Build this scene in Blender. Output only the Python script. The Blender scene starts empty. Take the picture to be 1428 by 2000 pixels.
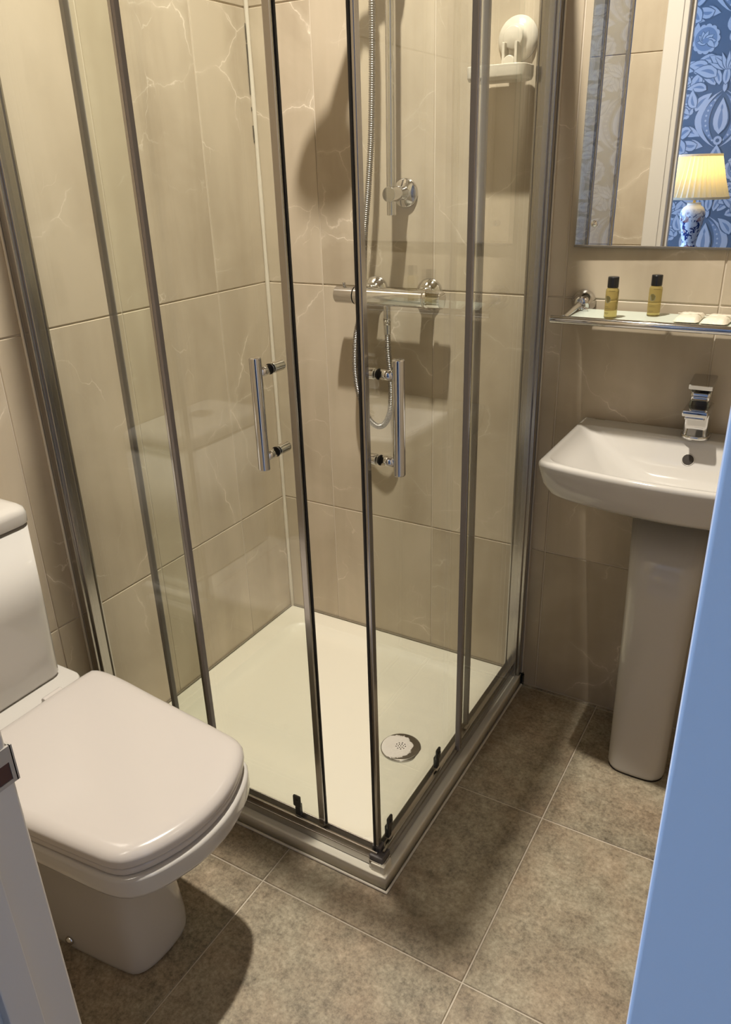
import bpy, bmesh, math, random
from mathutils import Vector, Matrix

# ------------------------------------------------------------ camera, world, light, exposure
S = bpy.context.scene
COL = S.collection
PI = math.pi

cam_data = bpy.data.cameras.new('camera')
cam = bpy.data.objects.new('camera', cam_data)
COL.objects.link(cam)
cam_data.sensor_fit = 'AUTO'
cam_data.sensor_width = 36.0
cam_data.lens = 1507.98 / 2000.0 * 36.0
cam_data.clip_start = 0.02
_r = Vector((0.86178, 0.50643, -0.02863)).normalized()
_f = Vector((-0.47270, 0.78143, -0.40734)).normalized()
_u = _r.cross(_f).normalized()
cam.matrix_world = Matrix(((_r.x, _u.x, -_f.x, 1.27177), (_r.y, _u.y, -_f.y, -1.64740),
                           (_r.z, _u.z, -_f.z, 1.26030), (0, 0, 0, 1)))
S.camera = cam

W = bpy.data.worlds.new('world')
S.world = W
W.use_nodes = True
W.node_tree.nodes['Background'].inputs[0].default_value = (0.45, 0.6, 1.0, 1)
W.node_tree.nodes['Background'].inputs[1].default_value = 0.35      # dusk daylight outside the bedroom window

S.view_settings.view_transform = 'Standard'
S.view_settings.look = 'None'
S.view_settings.gamma = 1.0
S.view_settings.use_curve_mapping = False
S.view_settings.exposure = 0.0
S.cycles.use_denoising = True
S.cycles.max_bounces = 14
S.cycles.diffuse_bounces = 6
S.cycles.glossy_bounces = 8
S.cycles.transmission_bounces = 10
S.cycles.transparent_max_bounces = 24
S.cycles.caustics_reflective = False
S.cycles.caustics_refractive = False
S.cycles.sample_clamp_indirect = 6.0

LAMP = (0.62, -0.68, 2.84)       # ceiling lamp of the bathroom

# daylight falling through the bedroom window (window_1 in the left bedroom wall)
day = bpy.data.lights.new('window_daylight', 'AREA')
day.shape = 'RECTANGLE'
day.size, day.size_y = 1.2, 1.3
day.energy = 150
day.color = (0.32, 0.53, 1.0)
day_o = bpy.data.objects.new('window_daylight', day)
COL.objects.link(day_o)
day_o.location = (-1.72, -2.55, 1.55)
day_o.rotation_euler = (0, -PI / 2, 0)

# ------------------------------------------------------------ helpers
def tag(o, label=None, cat=None, group=None, kind=None):
    if label: o['label'] = label
    if cat: o['category'] = cat
    if group: o['group'] = group
    if kind: o['kind'] = kind
    return o

def thing(name, loc, label, cat, group=None, rz=0.0):
    o = bpy.data.objects.new(name, None)
    o.empty_display_size = 0.05
    COL.objects.link(o)
    o.location = loc
    o.rotation_euler = (0, 0, rz)
    return tag(o, label, cat, group)

def world_off(o):
    v = Vector((0, 0, 0))
    while o is not None:
        v += Vector(o.location)
        o = o.parent
    return v

def obj(name, bm, mats, parent=None, smooth=None, at=None, local=False):
    """one mesh object; bm is in world coordinates unless local; at = wanted origin (world)"""
    if smooth is not None:
        for f in bm.faces: f.smooth = True
        for e in bm.edges:
            if len(e.link_faces) == 2 and e.calc_face_angle(0) > math.radians(smooth):
                e.smooth = False
    me = bpy.data.meshes.new(name)
    org = Vector(at) if at is not None else (world_off(parent) if parent else Vector((0, 0, 0)))
    if not local:
        bmesh.ops.translate(bm, verts=bm.verts, vec=-org)
    bmesh.ops.recalc_face_normals(bm, faces=bm.faces)
    bm.to_mesh(me)
    bm.free()
    for m in (mats if isinstance(mats, (list, tuple)) else [mats]):
        me.materials.append(m)
    o = bpy.data.objects.new(name, me)
    COL.objects.link(o)
    if smooth is not None:
        wn = o.modifiers.new('weighted_normals', 'WEIGHTED_NORMAL')
        wn.keep_sharp = True; wn.weight = 90
    if parent:
        o.parent = parent
        o.location = org - world_off(parent)
    else:
        o.location = org
    return o

def part(root, name, bm, mats, smooth=None, label=None, at=None):
    o = obj(name, bm, mats, root, smooth, at)
    if label: o['label'] = label
    return o

def struct(name, bm, mats, smooth=None, label=None, at=None):
    o = obj(name, bm, mats, None, smooth, at)
    o['kind'] = 'structure'
    if label: o['label'] = label
    return o

def copy_tree(o, parent=None):
    c = o.copy()
    COL.objects.link(c)
    if parent: c.parent = parent
    for ch in list(o.children): copy_tree(ch, c)
    return c

def setmi(faces, mi):
    for f in faces: f.material_index = mi

def box(bm, x0, x1, y0, y1, z0, z1, bev=0.0, seg=2, mi=0):
    r = bmesh.ops.create_cube(bm, size=1.0)
    vs = r['verts']
    for v in vs:
        v.co = Vector(((x0 + x1) / 2 + v.co.x * (x1 - x0), (y0 + y1) / 2 + v.co.y * (y1 - y0), (z0 + z1) / 2 + v.co.z * (z1 - z0)))
    fs = list({f for v in vs for f in v.link_faces})
    setmi(fs, mi)
    if bev > 0:
        es = list({e for v in vs for e in v.link_edges})
        rr = bmesh.ops.bevel(bm, geom=es, offset=bev, segments=seg, affect='EDGES', profile=0.5)
        setmi(rr['faces'], mi)
    return bm

def frame_of(d):
    d = d.normalized()
    a = Vector((0, 0, 1)) if abs(d.z) < 0.9 else Vector((1, 0, 0))
    u = d.cross(a).normalized()
    return u, d.cross(u).normalized()

def loft(bm, loops, closed=True, cap0=True, cap1=True, mi=0):
    """loops: lists of Vectors, all the same length"""
    vv = [[bm.verts.new(p) for p in L] for L in loops]
    n = len(vv[0])
    for a, b in zip(vv[:-1], vv[1:]):
        for i in range(n if closed else n - 1):
            j = (i + 1) % n
            f = bm.faces.new((a[i], a[j], b[j], b[i])); f.material_index = mi
    if cap0: bm.faces.new(list(reversed(vv[0]))).material_index = mi
    if cap1: bm.faces.new(vv[-1]).material_index = mi
    return vv

def rod(bm, a, b, r, r2=None, n=20, bev=0.0, mi=0):
    a, b = Vector(a), Vector(b)
    u, w = frame_of(b - a)
    r2 = r if r2 is None else r2
    ring = lambda c, q: [c + (u * math.cos(2 * PI * i / n) + w * math.sin(2 * PI * i / n)) * q for i in range(n)]
    if bev:
        d = (b - a).normalized() * bev
        L = [ring(a, r - bev), ring(a + d * .3, r - bev * .3), ring(a + d, r), ring(b - d, r2), ring(b - d * .3, r2 - bev * .3), ring(b, r2 - bev)]
    else:
        L = [ring(a, r), ring(b, r2)]
    loft(bm, L, mi=mi)
    return bm

def lathe(bm, prof, org, axis=(0, 0, 1), n=32, mi=0, cap0=True, cap1=True):
    """prof: (radius, distance along axis)"""
    org, ax = Vector(org), Vector(axis).normalized()
    u, w = frame_of(ax)
    L = [[org + ax * h + (u * math.cos(2 * PI * i / n) + w * math.sin(2 * PI * i / n)) * max(r, 1e-4) for i in range(n)] for r, h in prof]
    loft(bm, L, mi=mi, cap0=cap0, cap1=cap1)
    return bm

def catmull(pts, per=8, closed=False):
    pts = [Vector(p) for p in pts]
    out = []
    n = len(pts)
    for i in range(n if closed else n - 1):
        if closed: p0, p1, p2, p3 = pts[i - 1], pts[i], pts[(i + 1) % n], pts[(i + 2) % n]
        else: p0, p1, p2, p3 = pts[max(i - 1, 0)], pts[i], pts[i + 1], pts[min(i + 2, n - 1)]
        for k in range(per):
            t = k / per
            out.append(0.5 * ((2 * p1) + (p2 - p0) * t + (2 * p0 - 5 * p1 + 4 * p2 - p3) * t * t + (3 * p1 - p0 - 3 * p2 + p3) * t ** 3))
    if not closed: out.append(pts[-1])
    return out

def tube(bm, path, r, n=12, mi=0):
    path = [Vector(p) for p in path]
    L = []
    u = None
    for i, p in enumerate(path):
        d = (path[min(i + 1, len(path) - 1)] - path[max(i - 1, 0)]).normalized()
        if u is None: u, w = frame_of(d)
        else:
            u = (u - d * u.dot(d)).normalized(); w = d.cross(u)
        rr = r(i) if callable(r) else r
        L.append([p + (u * math.cos(2 * PI * k / n) + w * math.sin(2 * PI * k / n)) * rr for k in range(n)])
    loft(bm, L, mi=mi)
    return bm

def resample(poly, n):
    """closed 2D polygon (list of (x,y)) -> n points by arc length"""
    P = [Vector((p[0], p[1], 0)) for p in poly]
    P.append(P[0])
    ds = [0]
    for a, b in zip(P[:-1], P[1:]): ds.append(ds[-1] + (b - a).length)
    out, k = [], 0
    for i in range(n):
        t = ds[-1] * i / n
        while ds[k + 1] < t: k += 1
        s = (t - ds[k]) / max(ds[k + 1] - ds[k], 1e-9)
        out.append(P[k].lerp(P[k + 1], s))
    return out

def rrect(x0, x1, y0, y1, r, n=64, bow=0.0):
    """rounded rectangle outline, starts at the middle of the +x side, counter-clockwise; bow pushes the y0 side out"""
    rs = r if isinstance(r, (list, tuple)) else (r,) * 4          # corners: (x1,y1),(x0,y1),(x0,y0),(x1,y0)
    pts = [(x1, (y0 + y1) / 2)]
    for (cx, cy, a0, rr) in ((x1 - rs[0], y1 - rs[0], 0, rs[0]), (x0 + rs[1], y1 - rs[1], 90, rs[1]),
                             (x0 + rs[2], y0 + rs[2], 180, rs[2]), (x1 - rs[3], y0 + rs[3], 270, rs[3])):
        for k in range(9):
            a = math.radians(a0 + k * 11.25)
            pts.append((cx + rr * math.cos(a), cy + rr * math.sin(a)))
        if a0 == 180 and bow:
            pts += [(x0 + rs[2] + (x1 - rs[3] - x0 - rs[2]) * i / 16, y0) for i in range(1, 16)]
    if bow:
        xm, hw = (x0 + x1) / 2, (x1 - x0) / 2
        ym = (y0 + y1) / 2
        pts = [(x, y - (bow * (1 - ((x - xm) / hw) ** 2) if y < ym else 0) * min(1, (ym - y) / (ym - y0)) ) for x, y in pts]
    return resample(pts, n)

def at_z(outline, z): return [Vector((p.x, p.y, z)) for p in outline]

def inset(outline, d):
    n = len(outline)
    out = []
    for i in range(n):
        a, b, c = outline[i - 1], outline[i], outline[(i + 1) % n]
        t = (c - a).normalized()
        out.append(b + Vector((-t.y, t.x, 0)) * d)
    return out

def scl(outline, k):
    c = sum(outline, Vector()) / len(outline)
    return [c + (p - c) * k for p in outline]

def mix(A, B, t): return [a.lerp(b, t) for a, b in zip(A, B)]

# ------------------------------------------------------------ materials
def mat(name, color=(.8, .8, .8), rough=.5, metal=0.0, **kw):
    m = bpy.data.materials.new(name)
    m.use_nodes = True
    b = m.node_tree.nodes['Principled BSDF']
    b.inputs['Base Color'].default_value = (*color, 1)
    b.inputs['Roughness'].default_value = rough
    b.inputs['Metallic'].default_value = metal
    for k, v in kw.items():
        b.inputs[k.replace('_', ' ')].default_value = v
    return m

class NT:
    def __init__(s, m): s.m, s.t = m, m.node_tree; s.b = s.t.nodes['Principled BSDF']
    def n(s, typ, **kw):
        o = s.t.nodes.new(typ)
        for k, v in kw.items(): setattr(o, k, v)
        return o
    def l(s, a, b): s.t.links.new(a, b)
    def math(s, op, a, b=None, clamp=False):
        o = s.n('ShaderNodeMath', operation=op, use_clamp=clamp)
        for i, v in enumerate((a, b)):
            if v is None: continue
            if isinstance(v, (int, float)): o.inputs[i].default_value = v
            else: s.l(v, o.inputs[i])
        return o.outputs[0]
    def ramp(s, fac, stops, interp='LINEAR'):
        o = s.n('ShaderNodeValToRGB')
        o.color_ramp.interpolation = interp
        el = o.color_ramp.elements
        while len(el) < len(stops): el.new(0.5)
        for e, (p, c) in zip(el, stops):
            e.position = p; e.color = (*c, 1) if len(c) == 3 else c
        s.l(fac, o.inputs[0])
        return o.outputs[0]
    def mixc(s, fac, a, b, typ='MIX'):
        o = s.n('ShaderNodeMix', data_type='RGBA', blend_type=typ)
        for sock, v in ((o.inputs[0], fac), (o.inputs[6], a), (o.inputs[7], b)):
            if isinstance(v, (int, float)): sock.default_value = v
            elif isinstance(v, tuple): sock.default_value = (*v, 1)
            else: s.l(v, sock)
        return o.outputs[2]
    def noise(s, vec, scale, detail=4, rough=.5, dist=0.0):
        o = s.n('ShaderNodeTexNoise')
        o.inputs['Scale'].default_value = scale; o.inputs['Detail'].default_value = detail
        o.inputs['Roughness'].default_value = rough; o.inputs['Distortion'].default_value = dist
        if vec is not None: s.l(vec, o.inputs['Vector'])
        return o.outputs[0]
    def coords(s, rand=37.0, scale=(1, 1, 1)):
        """world position shifted per object, so that each tile has its own veins"""
        g = s.n('ShaderNodeNewGeometry'); oi = s.n('ShaderNodeObjectInfo')
        cb = s.n('ShaderNodeCombineXYZ')
        r = s.math('MULTIPLY', oi.outputs['Random'], rand)
        for i in range(3): s.l(r, cb.inputs[i])
        a = s.n('ShaderNodeVectorMath', operation='MULTIPLY_ADD')
        s.l(g.outputs['Position'], a.inputs[0]); a.inputs[1].default_value = scale; s.l(cb.outputs[0], a.inputs[2])
        return a.outputs[0], oi.outputs['Random']
    def bump(s, h, strength=.2, dist=.001):
        o = s.n('ShaderNodeBump')
        o.inputs['Strength'].default_value = strength; o.inputs['Distance'].default_value = dist
        s.l(h, o.inputs['Height']); s.l(o.outputs[0], s.b.inputs['Normal'])

def marble_tile(name, c_lo, c_hi, vein):
    m = mat(name, c_lo, .3)
    t = NT(m)
    v, rnd = t.coords()
    # cloudy body with tall soft streaks
    body = t.noise(v, 3.2, 5, .55, .6)
    v2, _ = t.coords(scale=(5.0, 5.0, 0.7))
    streak = t.noise(v2, 2.2, 3, .5, .3)
    k = t.math('ADD', t.math('MULTIPLY', body, .55), t.math('MULTIPLY', streak, .45))
    k = t.math('ADD', k, t.math('MULTIPLY', t.math('SUBTRACT', rnd, .5), .12))
    base = t.ramp(k, [(.36, c_lo), (.62, c_hi)])
    # thin broken veins: edges of a distorted voronoi
    warp = t.n('ShaderNodeTexNoise'); warp.inputs['Scale'].default_value = 7.0; warp.inputs['Detail'].default_value = 6
    t.l(v, warp.inputs['Vector'])
    add = t.n('ShaderNodeVectorMath', operation='MULTIPLY_ADD')
    t.l(warp.outputs['Color'], add.inputs[0]); add.inputs[1].default_value = (.13, .13, .13); t.l(v, add.inputs[2])
    def veins(scale, width, stretch):
        sc = t.n('ShaderNodeVectorMath', operation='MULTIPLY'); t.l(add.outputs[0], sc.inputs[0]); sc.inputs[1].default_value = stretch
        vo = t.n('ShaderNodeTexVoronoi', feature='DISTANCE_TO_EDGE'); vo.inputs['Scale'].default_value = scale
        t.l(sc.outputs[0], vo.inputs['Vector'])
        return t.ramp(vo.outputs['Distance'], [(0.0, (1, 1, 1)), (width, (0, 0, 0))])
    m1 = t.ramp(t.noise(v, 2.6, 3, .6), [(.49, (0, 0, 0)), (.63, (1, 1, 1))])
    m2 = t.ramp(t.noise(v, 5.1, 3, .6), [(.54, (0, 0, 0)), (.66, (1, 1, 1))])
    m3 = t.ramp(t.noise(v, 16, 3, .6), [(.40, (.05, .05, .05)), (.58, (1, 1, 1))])
    va = t.math('MULTIPLY', t.math('MULTIPLY', veins(2.6, .0046, (1, 1, 1.7)), m1), m3)
    vb = t.math('MULTIPLY', t.math('MULTIPLY', veins(5.0, .0065, (1.3, 1.3, .8)), m2), m3)
    halo = t.math('MULTIPLY', t.math('MULTIPLY', veins(2.6, .04, (1, 1, 1.7)), m1), .12)
    vv = t.math('ADD', t.math('ADD', t.math('MULTIPLY', va, .66), t.math('MULTIPLY', vb, .52)), halo, clamp=True)
    col = t.mixc(vv, base, vein)
    t.l(col, t.b.inputs['Base Color'])
    t.b.inputs['Roughness'].default_value = .27
    t.b.inputs['Specular IOR Level'].default_value = .35
    t.bump(t.noise(v, 14, 3), .04, .002)
    return m

def floor_stone(name):
    m = mat(name, (.2, .17, .13), .5)
    t = NT(m)
    v, rnd = t.coords(23.0)
    big = t.noise(v, 4.0, 6, .62, .8)
    mid = t.noise(v, 34, 6, .7, .3)
    fine = t.noise(v, 130, 5, .8)
    k = t.math('ADD', t.math('ADD', t.math('MULTIPLY', big, .24), t.math('MULTIPLY', mid, .32)), t.math('MULTIPLY', fine, .44))
    base = t.ramp(k, [(.36, (.085, .070, .049)), (.45, (.212, .180, .128)), (.54, (.340, .296, .213)), (.66, (.50, .44, .335))])
    tint = t.mixc(t.ramp(t.noise(v, 7, 4, .6), [(.4, (0, 0, 0)), (.65, (1, 1, 1))]), base, (1.0, .90, .86), 'MULTIPLY')
    t.l(tint, t.b.inputs['Base Color'])
    rr = t.n('ShaderNodeMapRange'); t.l(mid, rr.inputs[0]); rr.inputs[3].default_value = .34; rr.inputs[4].default_value = .62
    t.l(rr.outputs[0], t.b.inputs['Roughness'])
    t.bump(t.math('ADD', mid, t.math('MULTIPLY', fine, .6)), .25, .0015)
    return m

def glass_mat(name, tint, rough=0.0, refl=1.0):
    """clear sheet glass: straight-through transparency and a true Fresnel mirror image on both faces"""
    m = bpy.data.materials.new(name); m.use_nodes = True
    nt = m.node_tree; nt.nodes.clear()
    out = nt.nodes.new('ShaderNodeOutputMaterial')
    tr = nt.nodes.new('ShaderNodeBsdfTransparent'); tr.inputs[0].default_value = (*tint, 1)
    gl = nt.nodes.new('ShaderNodeBsdfGlossy'); gl.inputs['Roughness'].default_value = rough; gl.inputs[0].default_value = (refl, refl, refl, 1)
    fr = nt.nodes.new('ShaderNodeFresnel')
    ge = nt.nodes.new('ShaderNodeNewGeometry')
    mr = nt.nodes.new('ShaderNodeMapRange')
    mr.inputs[3].default_value = 1.5; mr.inputs[4].default_value = 1 / 1.5
    nt.links.new(ge.outputs['Backfacing'], mr.inputs[0]); nt.links.new(mr.outputs[0], fr.inputs['IOR'])
    mx = nt.nodes.new('ShaderNodeMixShader')
    nt.links.new(fr.outputs[0], mx.inputs[0]); nt.links.new(tr.outputs[0], mx.inputs[1]); nt.links.new(gl.outputs[0], mx.inputs[2])
    nt.links.new(mx.outputs[0], out.inputs[0])
    return m

M = {}
M['tile'] = marble_tile('marble_tile', (.405, .340, .252), (.540, .466, .362), (.90, .82, .70))
M['grout_wall'] = mat('wall_grout', (.60, .53, .43), .8)
M['floor'] = floor_stone('stone_floor_tile')
M['grout_floor'] = mat('floor_grout', (.56, .50, .41), .85)
M['ceramic'] = mat('white_ceramic', (.52, .50, .47), .08, Specular_IOR_Level=.5)
M['lid'] = mat('white_plastic_lid', (.51, .475, .45), .16)
M['acrylic'] = mat('tray_acrylic', (.75, .71, .60), .28)
M['chrome'] = mat('chrome', (.62, .61, .60), .05, 1.0)
M['alu'] = mat('polished_aluminium', (.45, .43, .41), .2, 1.0)
M['seal'] = mat('grey_plastic_seal', (.25, .225, .22), .35)
M['rubber'] = mat('black_rubber', (.015, .014, .013), .45)
M['guide'] = mat('dark_grey_plastic', (.045, .045, .04), .3)
M['glass'] = glass_mat('clear_glass', (.965, .978, .955))
M['edge'] = mat('glass_edge', (.22, .30, .25), .15)
M['sealant'] = mat('white_sealant', (.62, .57, .48), .5)
M['mould'] = mat('mould_specks', (.10, .085, .06), .8)
M['white_plastic'] = mat('white_plastic', (.60, .56, .48), .25)
M['black_plastic'] = mat('black_plastic', (.012, .012, .013), .25)
M['paint'] = mat('white_gloss_paint', (.62, .59, .54), .3)
M['ceiling'] = mat('white_ceiling_paint', (.75, .72, .68), .8)
M['mirror'] = mat('silvered_mirror', (.93, .94, .93), .0, 1.0)
M['dark'] = mat('dark_hole', (.02, .014, .01), .6)

# hose: fine spiral rings are geometry; the metal itself is plain chrome
M['hose'] = mat('hose_metal', (.28, .265, .25), .32, 1.0)

# frosted shelf glass
M['frost'] = mat('frosted_glass', (.72, .78, .68), .3, Alpha=.9)
M['frost'].node_tree.nodes['Principled BSDF'].inputs['Transmission Weight'].default_value = .25

def chipped_chrome():
    m = mat('chipped_drain_plate', (.78, .72, .66), .35)
    t = NT(m)
    g = t.n('ShaderNodeTexCoord')
    vm = t.n('ShaderNodeVectorMath', operation='LENGTH'); t.l(g.outputs['Object'], vm.inputs[0])
    sp = t.n('ShaderNodeSeparateXYZ'); t.l(g.outputs['Object'], sp.inputs[0])
    r = t.math('DIVIDE', vm.outputs['Value'], .046)
    nz = t.noise(g.outputs['Object'], 120, 5, .7)
    # bare metal shows in a crescent on the far right rim
    side = t.math('ADD', t.math('MULTIPLY', sp.outputs['X'], 6.0), t.math('MULTIPLY', sp.outputs['Y'], 3.0))
    k = t.math('ADD', t.math('ADD', r, side), t.math('MULTIPLY', t.math('SUBTRACT', nz, .5), .55))
    msk = t.ramp(k, [(.80, (0, 0, 0)), (.82, (1, 1, 1))])
    t.l(t.mixc(msk, (.80, .74, .70), (.20, .18, .155)), t.b.inputs['Base Color'])
    t.l(msk, t.b.inputs['Metallic'])
    return m
M['drain'] = chipped_chrome()

def amber():
    m = mat('amber_liquid', (.66, .55, .22), .1)
    b = m.node_tree.nodes['Principled BSDF']
    b.inputs['Transmission Weight'].default_value = .8
    b.inputs['IOR'].default_value = 1.2
    return m
M['amber'] = amber()
M['print_grey'] = mat('label_print_grey', (.22, .20, .12), .5)
M['print_dark'] = mat('label_print_dark', (.12, .09, .03), .5)
def paper_wrap():
    m = mat('soap_wrapper', (.62, .57, .46), .4)
    t = NT(m)
    g = t.n('ShaderNodeTexCoord')
    t.bump(t.noise(g.outputs['Object'], 60, 4, .6, 1.0), .6, .004)
    return m
M['wrap'] = paper_wrap()

# bedroom
M['wallpaper'] = mat('blue_wallpaper', (.13, .152, .175), .6)
M['print_light'] = mat('wallpaper_print_light', (.52, .50, .48), .5)
M['print_mid'] = mat('wallpaper_print_mid', (.25, .28, .32), .5)
M['plaster'] = mat('bedroom_plaster', (.60, .60, .60), .8)
M['carpet'] = mat('bedroom_carpet', (.25, .22, .2), .9)
M['wood'] = mat('dark_wood', (.10, .05, .025), .35)
def shade_mat():
    m = bpy.data.materials.new('pleated_fabric'); m.use_nodes = True
    nt = m.node_tree; nt.nodes.clear()
    out = nt.nodes.new('ShaderNodeOutputMaterial')
    d = nt.nodes.new('ShaderNodeBsdfDiffuse'); d.inputs[0].default_value = (.78, .72, .55, 1)
    tl = nt.nodes.new('ShaderNodeBsdfTranslucent'); tl.inputs[0].default_value = (.85, .74, .42, 1)
    mx = nt.nodes.new('ShaderNodeMixShader'); mx.inputs[0].default_value = .5
    nt.links.new(d.outputs[0], mx.inputs[1]); nt.links.new(tl.outputs[0], mx.inputs[2]); nt.links.new(mx.outputs[0], out.inputs[0])
    return m
M['shade'] = shade_mat()
def delft():
    m = mat('blue_and_white_porcelain', (.75, .75, .75), .1)
    t = NT(m)
    g = t.n('ShaderNodeTexCoord')
    v = g.outputs['Object']
    a = t.ramp(t.noise(v, 34, 3, .5, 1.5), [(.52, (0, 0, 0)), (.56, (1, 1, 1))])
    b = t.ramp(t.noise(v, 20, 2, .5, .5), [(.58, (0, 0, 0)), (.63, (1, 1, 1))])
    sp = t.n('ShaderNodeSeparateXYZ'); t.l(v, sp.inputs[0])
    low = t.ramp(sp.outputs['Z'], [(.17, (1, 1, 1)), (.215, (0, 0, 0))])      # plain shoulder, painted body
    c = t.mixc(t.math('MULTIPLY', a, low), (.80, .78, .74), (.03, .05, .16))
    c = t.mixc(t.math('MULTIPLY', t.math('MULTIPLY', b, low), .7), c, (.42, .16, .08))
    t.l(c, t.b.inputs['Base Color'])
    return m
M['delft'] = delft()
def emit(name, col, st):
    m = bpy.data.materials.new(name); m.use_nodes = True
    b = m.node_tree.nodes['Principled BSDF']
    b.inputs['Emission Color'].default_value = (*col, 1); b.inputs['Emission Strength'].default_value = st
    return m
M['lens'] = emit('lit_lamp_lens', (1.0, .82, .58), 12)
M['bulb'] = emit('lit_bulb', (1.0, .78, .42), 3)

# ------------------------------------------------------------ the setting
WX, FY, H = 1.43, -1.368, 2.90         # right wall, front wall (bathroom face), ceiling
JX, OX = .7395, 1.2597                    # door opening in the front wall
Z1 = .9984                             # a tile joint
GAP, TT = .003, .008

TILE_CACHE = {}
def tile_mesh(w, h, mname):
    key = (round(w, 4), round(h, 4), mname)
    if key not in TILE_CACHE:
        bm = bmesh.new()
        box(bm, -w / 2, w / 2, 0, TT, -h / 2, h / 2)
        es = [e for e in bm.edges if all(v.co.y < TT / 2 for v in e.verts)]
        bmesh.ops.bevel(bm, geom=es, offset=.0012, segments=1, affect='EDGES')
        me = bpy.data.meshes.new('tile'); bm.to_mesh(me); bm.free()
        me.materials.append(M[mname])
        TILE_CACHE[key] = me
    return TILE_CACHE[key]

def lay(wall, org, rz, us, vs, hole=None, mname='tile', name='tile', rx=0.0):
    """tiles between joints us x vs; the face of each is the local y=0 plane, looking towards -y"""
    rot = Matrix.Rotation(rz, 4, 'Z') @ Matrix.Rotation(rx, 4, 'X')
    for u0, u1 in zip(us[:-1], us[1:]):
        for v0, v1 in zip(vs[:-1], vs[1:]):
            if hole and hole(u0, u1, v0, v1): continue
            me = tile_mesh(u1 - u0 - GAP, v1 - v0 - GAP, mname)
            o = bpy.data.objects.new(name, me)
            COL.objects.link(o)
            o.parent = wall
            o.matrix_local = Matrix.Translation(Vector(org)) @ rot @ Matrix.Translation(Vector(((u0 + u1) / 2, 0, (v0 + v1) / 2)))

G0 = .0022          # grout face lies this far behind the tile face
ZS = [0, Z1 - .6, Z1, Z1 + .6, Z1 + 1.2, Z1 + 1.8, H]

bm = bmesh.new(); box(bm, -.12, WX + .12, G0, .12, -.05, H)
wb = struct('wall_back', bm, M['grout_wall'], label='beige marbled tile wall behind the shower and washbasin')
lay(wb, (0, 0, 0), 0, [0, .172, .476, .780, 1.084, 1.388, WX], ZS)

bm = bmesh.new(); box(bm, -.12, -G0, FY, G0, -.05, H)
wl = struct('wall_left', bm, M['grout_wall'], label='beige marbled tile wall behind the toilet')
# left wall: u runs along +y, face looks to +x
lay(wl, (0, FY, 0), PI / 2, [0, -FY - 1.105, -FY - .801, -FY - .497, -FY - .193, -FY], ZS)

bm = bmesh.new(); box(bm, WX + G0, WX + .12, FY, G0, -.05, H)
wr = struct('wall_right', bm, M['grout_wall'], label='beige marbled tile wall right of the washbasin')
lay(wr, (WX, 0, 0), -PI / 2, [0, .28, .584, .888, 1.192, -FY], ZS)

bm = bmesh.new()
FB = FY - .105                          # bedroom face of the front wall
box(bm, -.12, JX - .02, FB, FY - G0, -.05, H)
box(bm, OX + .02, WX + .12, FB, FY - G0, -.05, H)
box(bm, JX - .02, OX + .02, FB, FY - G0, 2.02, H)
wf = struct('wall_front', bm, M['grout_wall'], label='tiled wall around the bathroom doorway')
lay(wf, (JX, FY, 0), PI, [.055, .30, JX], ZS)
lay(wf, (WX, FY, 0), PI, [0, WX - OX - .055], ZS)
bm = bmesh.new(); box(bm, -2.3, JX - .02, FB - .02, FB, -.05, H); box(bm, OX + .02, 2.6, FB - .02, FB, -.05, H); box(bm, JX - .02, OX + .02, FB - .02, FB, 2.02, H)
struct('wall_hall', bm, M['plaster'], label='plain bedroom side of the doorway wall')

bm = bmesh.new(); box(bm, -.12, WX + .12, FY - .08, .12, -.05, -G0)
fl = struct('floor', bm, M['grout_floor'], label='brown stone tiled bathroom floor')
XS = [0, .0999, .5213, .9424, 1.3636, WX]
YS = [-FY + .08, .8358 + .4126, .8358, .4233, .0107, 0]
YS = sorted(YS)
# floor: lay with the face turned upwards
lay(fl, (0, 0, 0), 0, XS, [-y for y in reversed(YS)], mname='floor', rx=-PI / 2,
    name='tile')

bm = bmesh.new(); box(bm, -.12, WX + .12, FY, .12, H, H + .05)
struct('ceiling', bm, M['ceiling'], label='white bathroom ceiling')

# door frame: left and right linings with casings on both faces
def jamb(name, s, x, label, bath=True, stop=True):
    """s=+1: lining whose face looks to +x (left of the opening)"""
    bm = bmesh.new()
    a, b = sorted((x, x - s * .022))
    box(bm, a, b, FB - .02, FY + .002, 0, 2.02, .0015)                       # lining
    a, b = sorted((x - s * .002, x + s * .012))
    if stop: box(bm, a, b, FY - .066, FY - .036, 0, 2.0, .002)               # door stop
    a, b = sorted((x - s * .0005, x - s * .068))
    if bath:
        box(bm, a, b, FY - .010, FY + .004, 0, 2.07, .003, 3)                          # casing, bathroom side
        c, d = sorted((x - s * .016, x - s * .066))
        box(bm, c, d, FY - .002, FY + .011, 0, 2.06, .003)
    a, b = sorted((x - s * .0005, x - s * .22))
    box(bm, a, b, FB - .038, FB - .0195, 0, 2.09, .0012)                        # casing, bedroom side
    return struct(name, bm, M['paint'], smooth=40, label=label)
t1 = jamb('trim_1', 1, JX, 'white painted door lining left of the doorway')
t2 = jamb('trim_2', -1, OX, 'white painted door casing at right lit blue by daylight', stop=False)
bm = bmesh.new(); box(bm, JX - .06, OX + .06, FB - .035, FB - .02, 2.02, 2.10, .003); box(bm, JX - .06, OX + .06, FY, FY + .010, 2.02, 2.09, .003); box(bm, JX, OX, FB - .02, FY, 2.0, 2.02)
struct('trim_3', bm, M['paint'], label='white painted door head')

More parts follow.
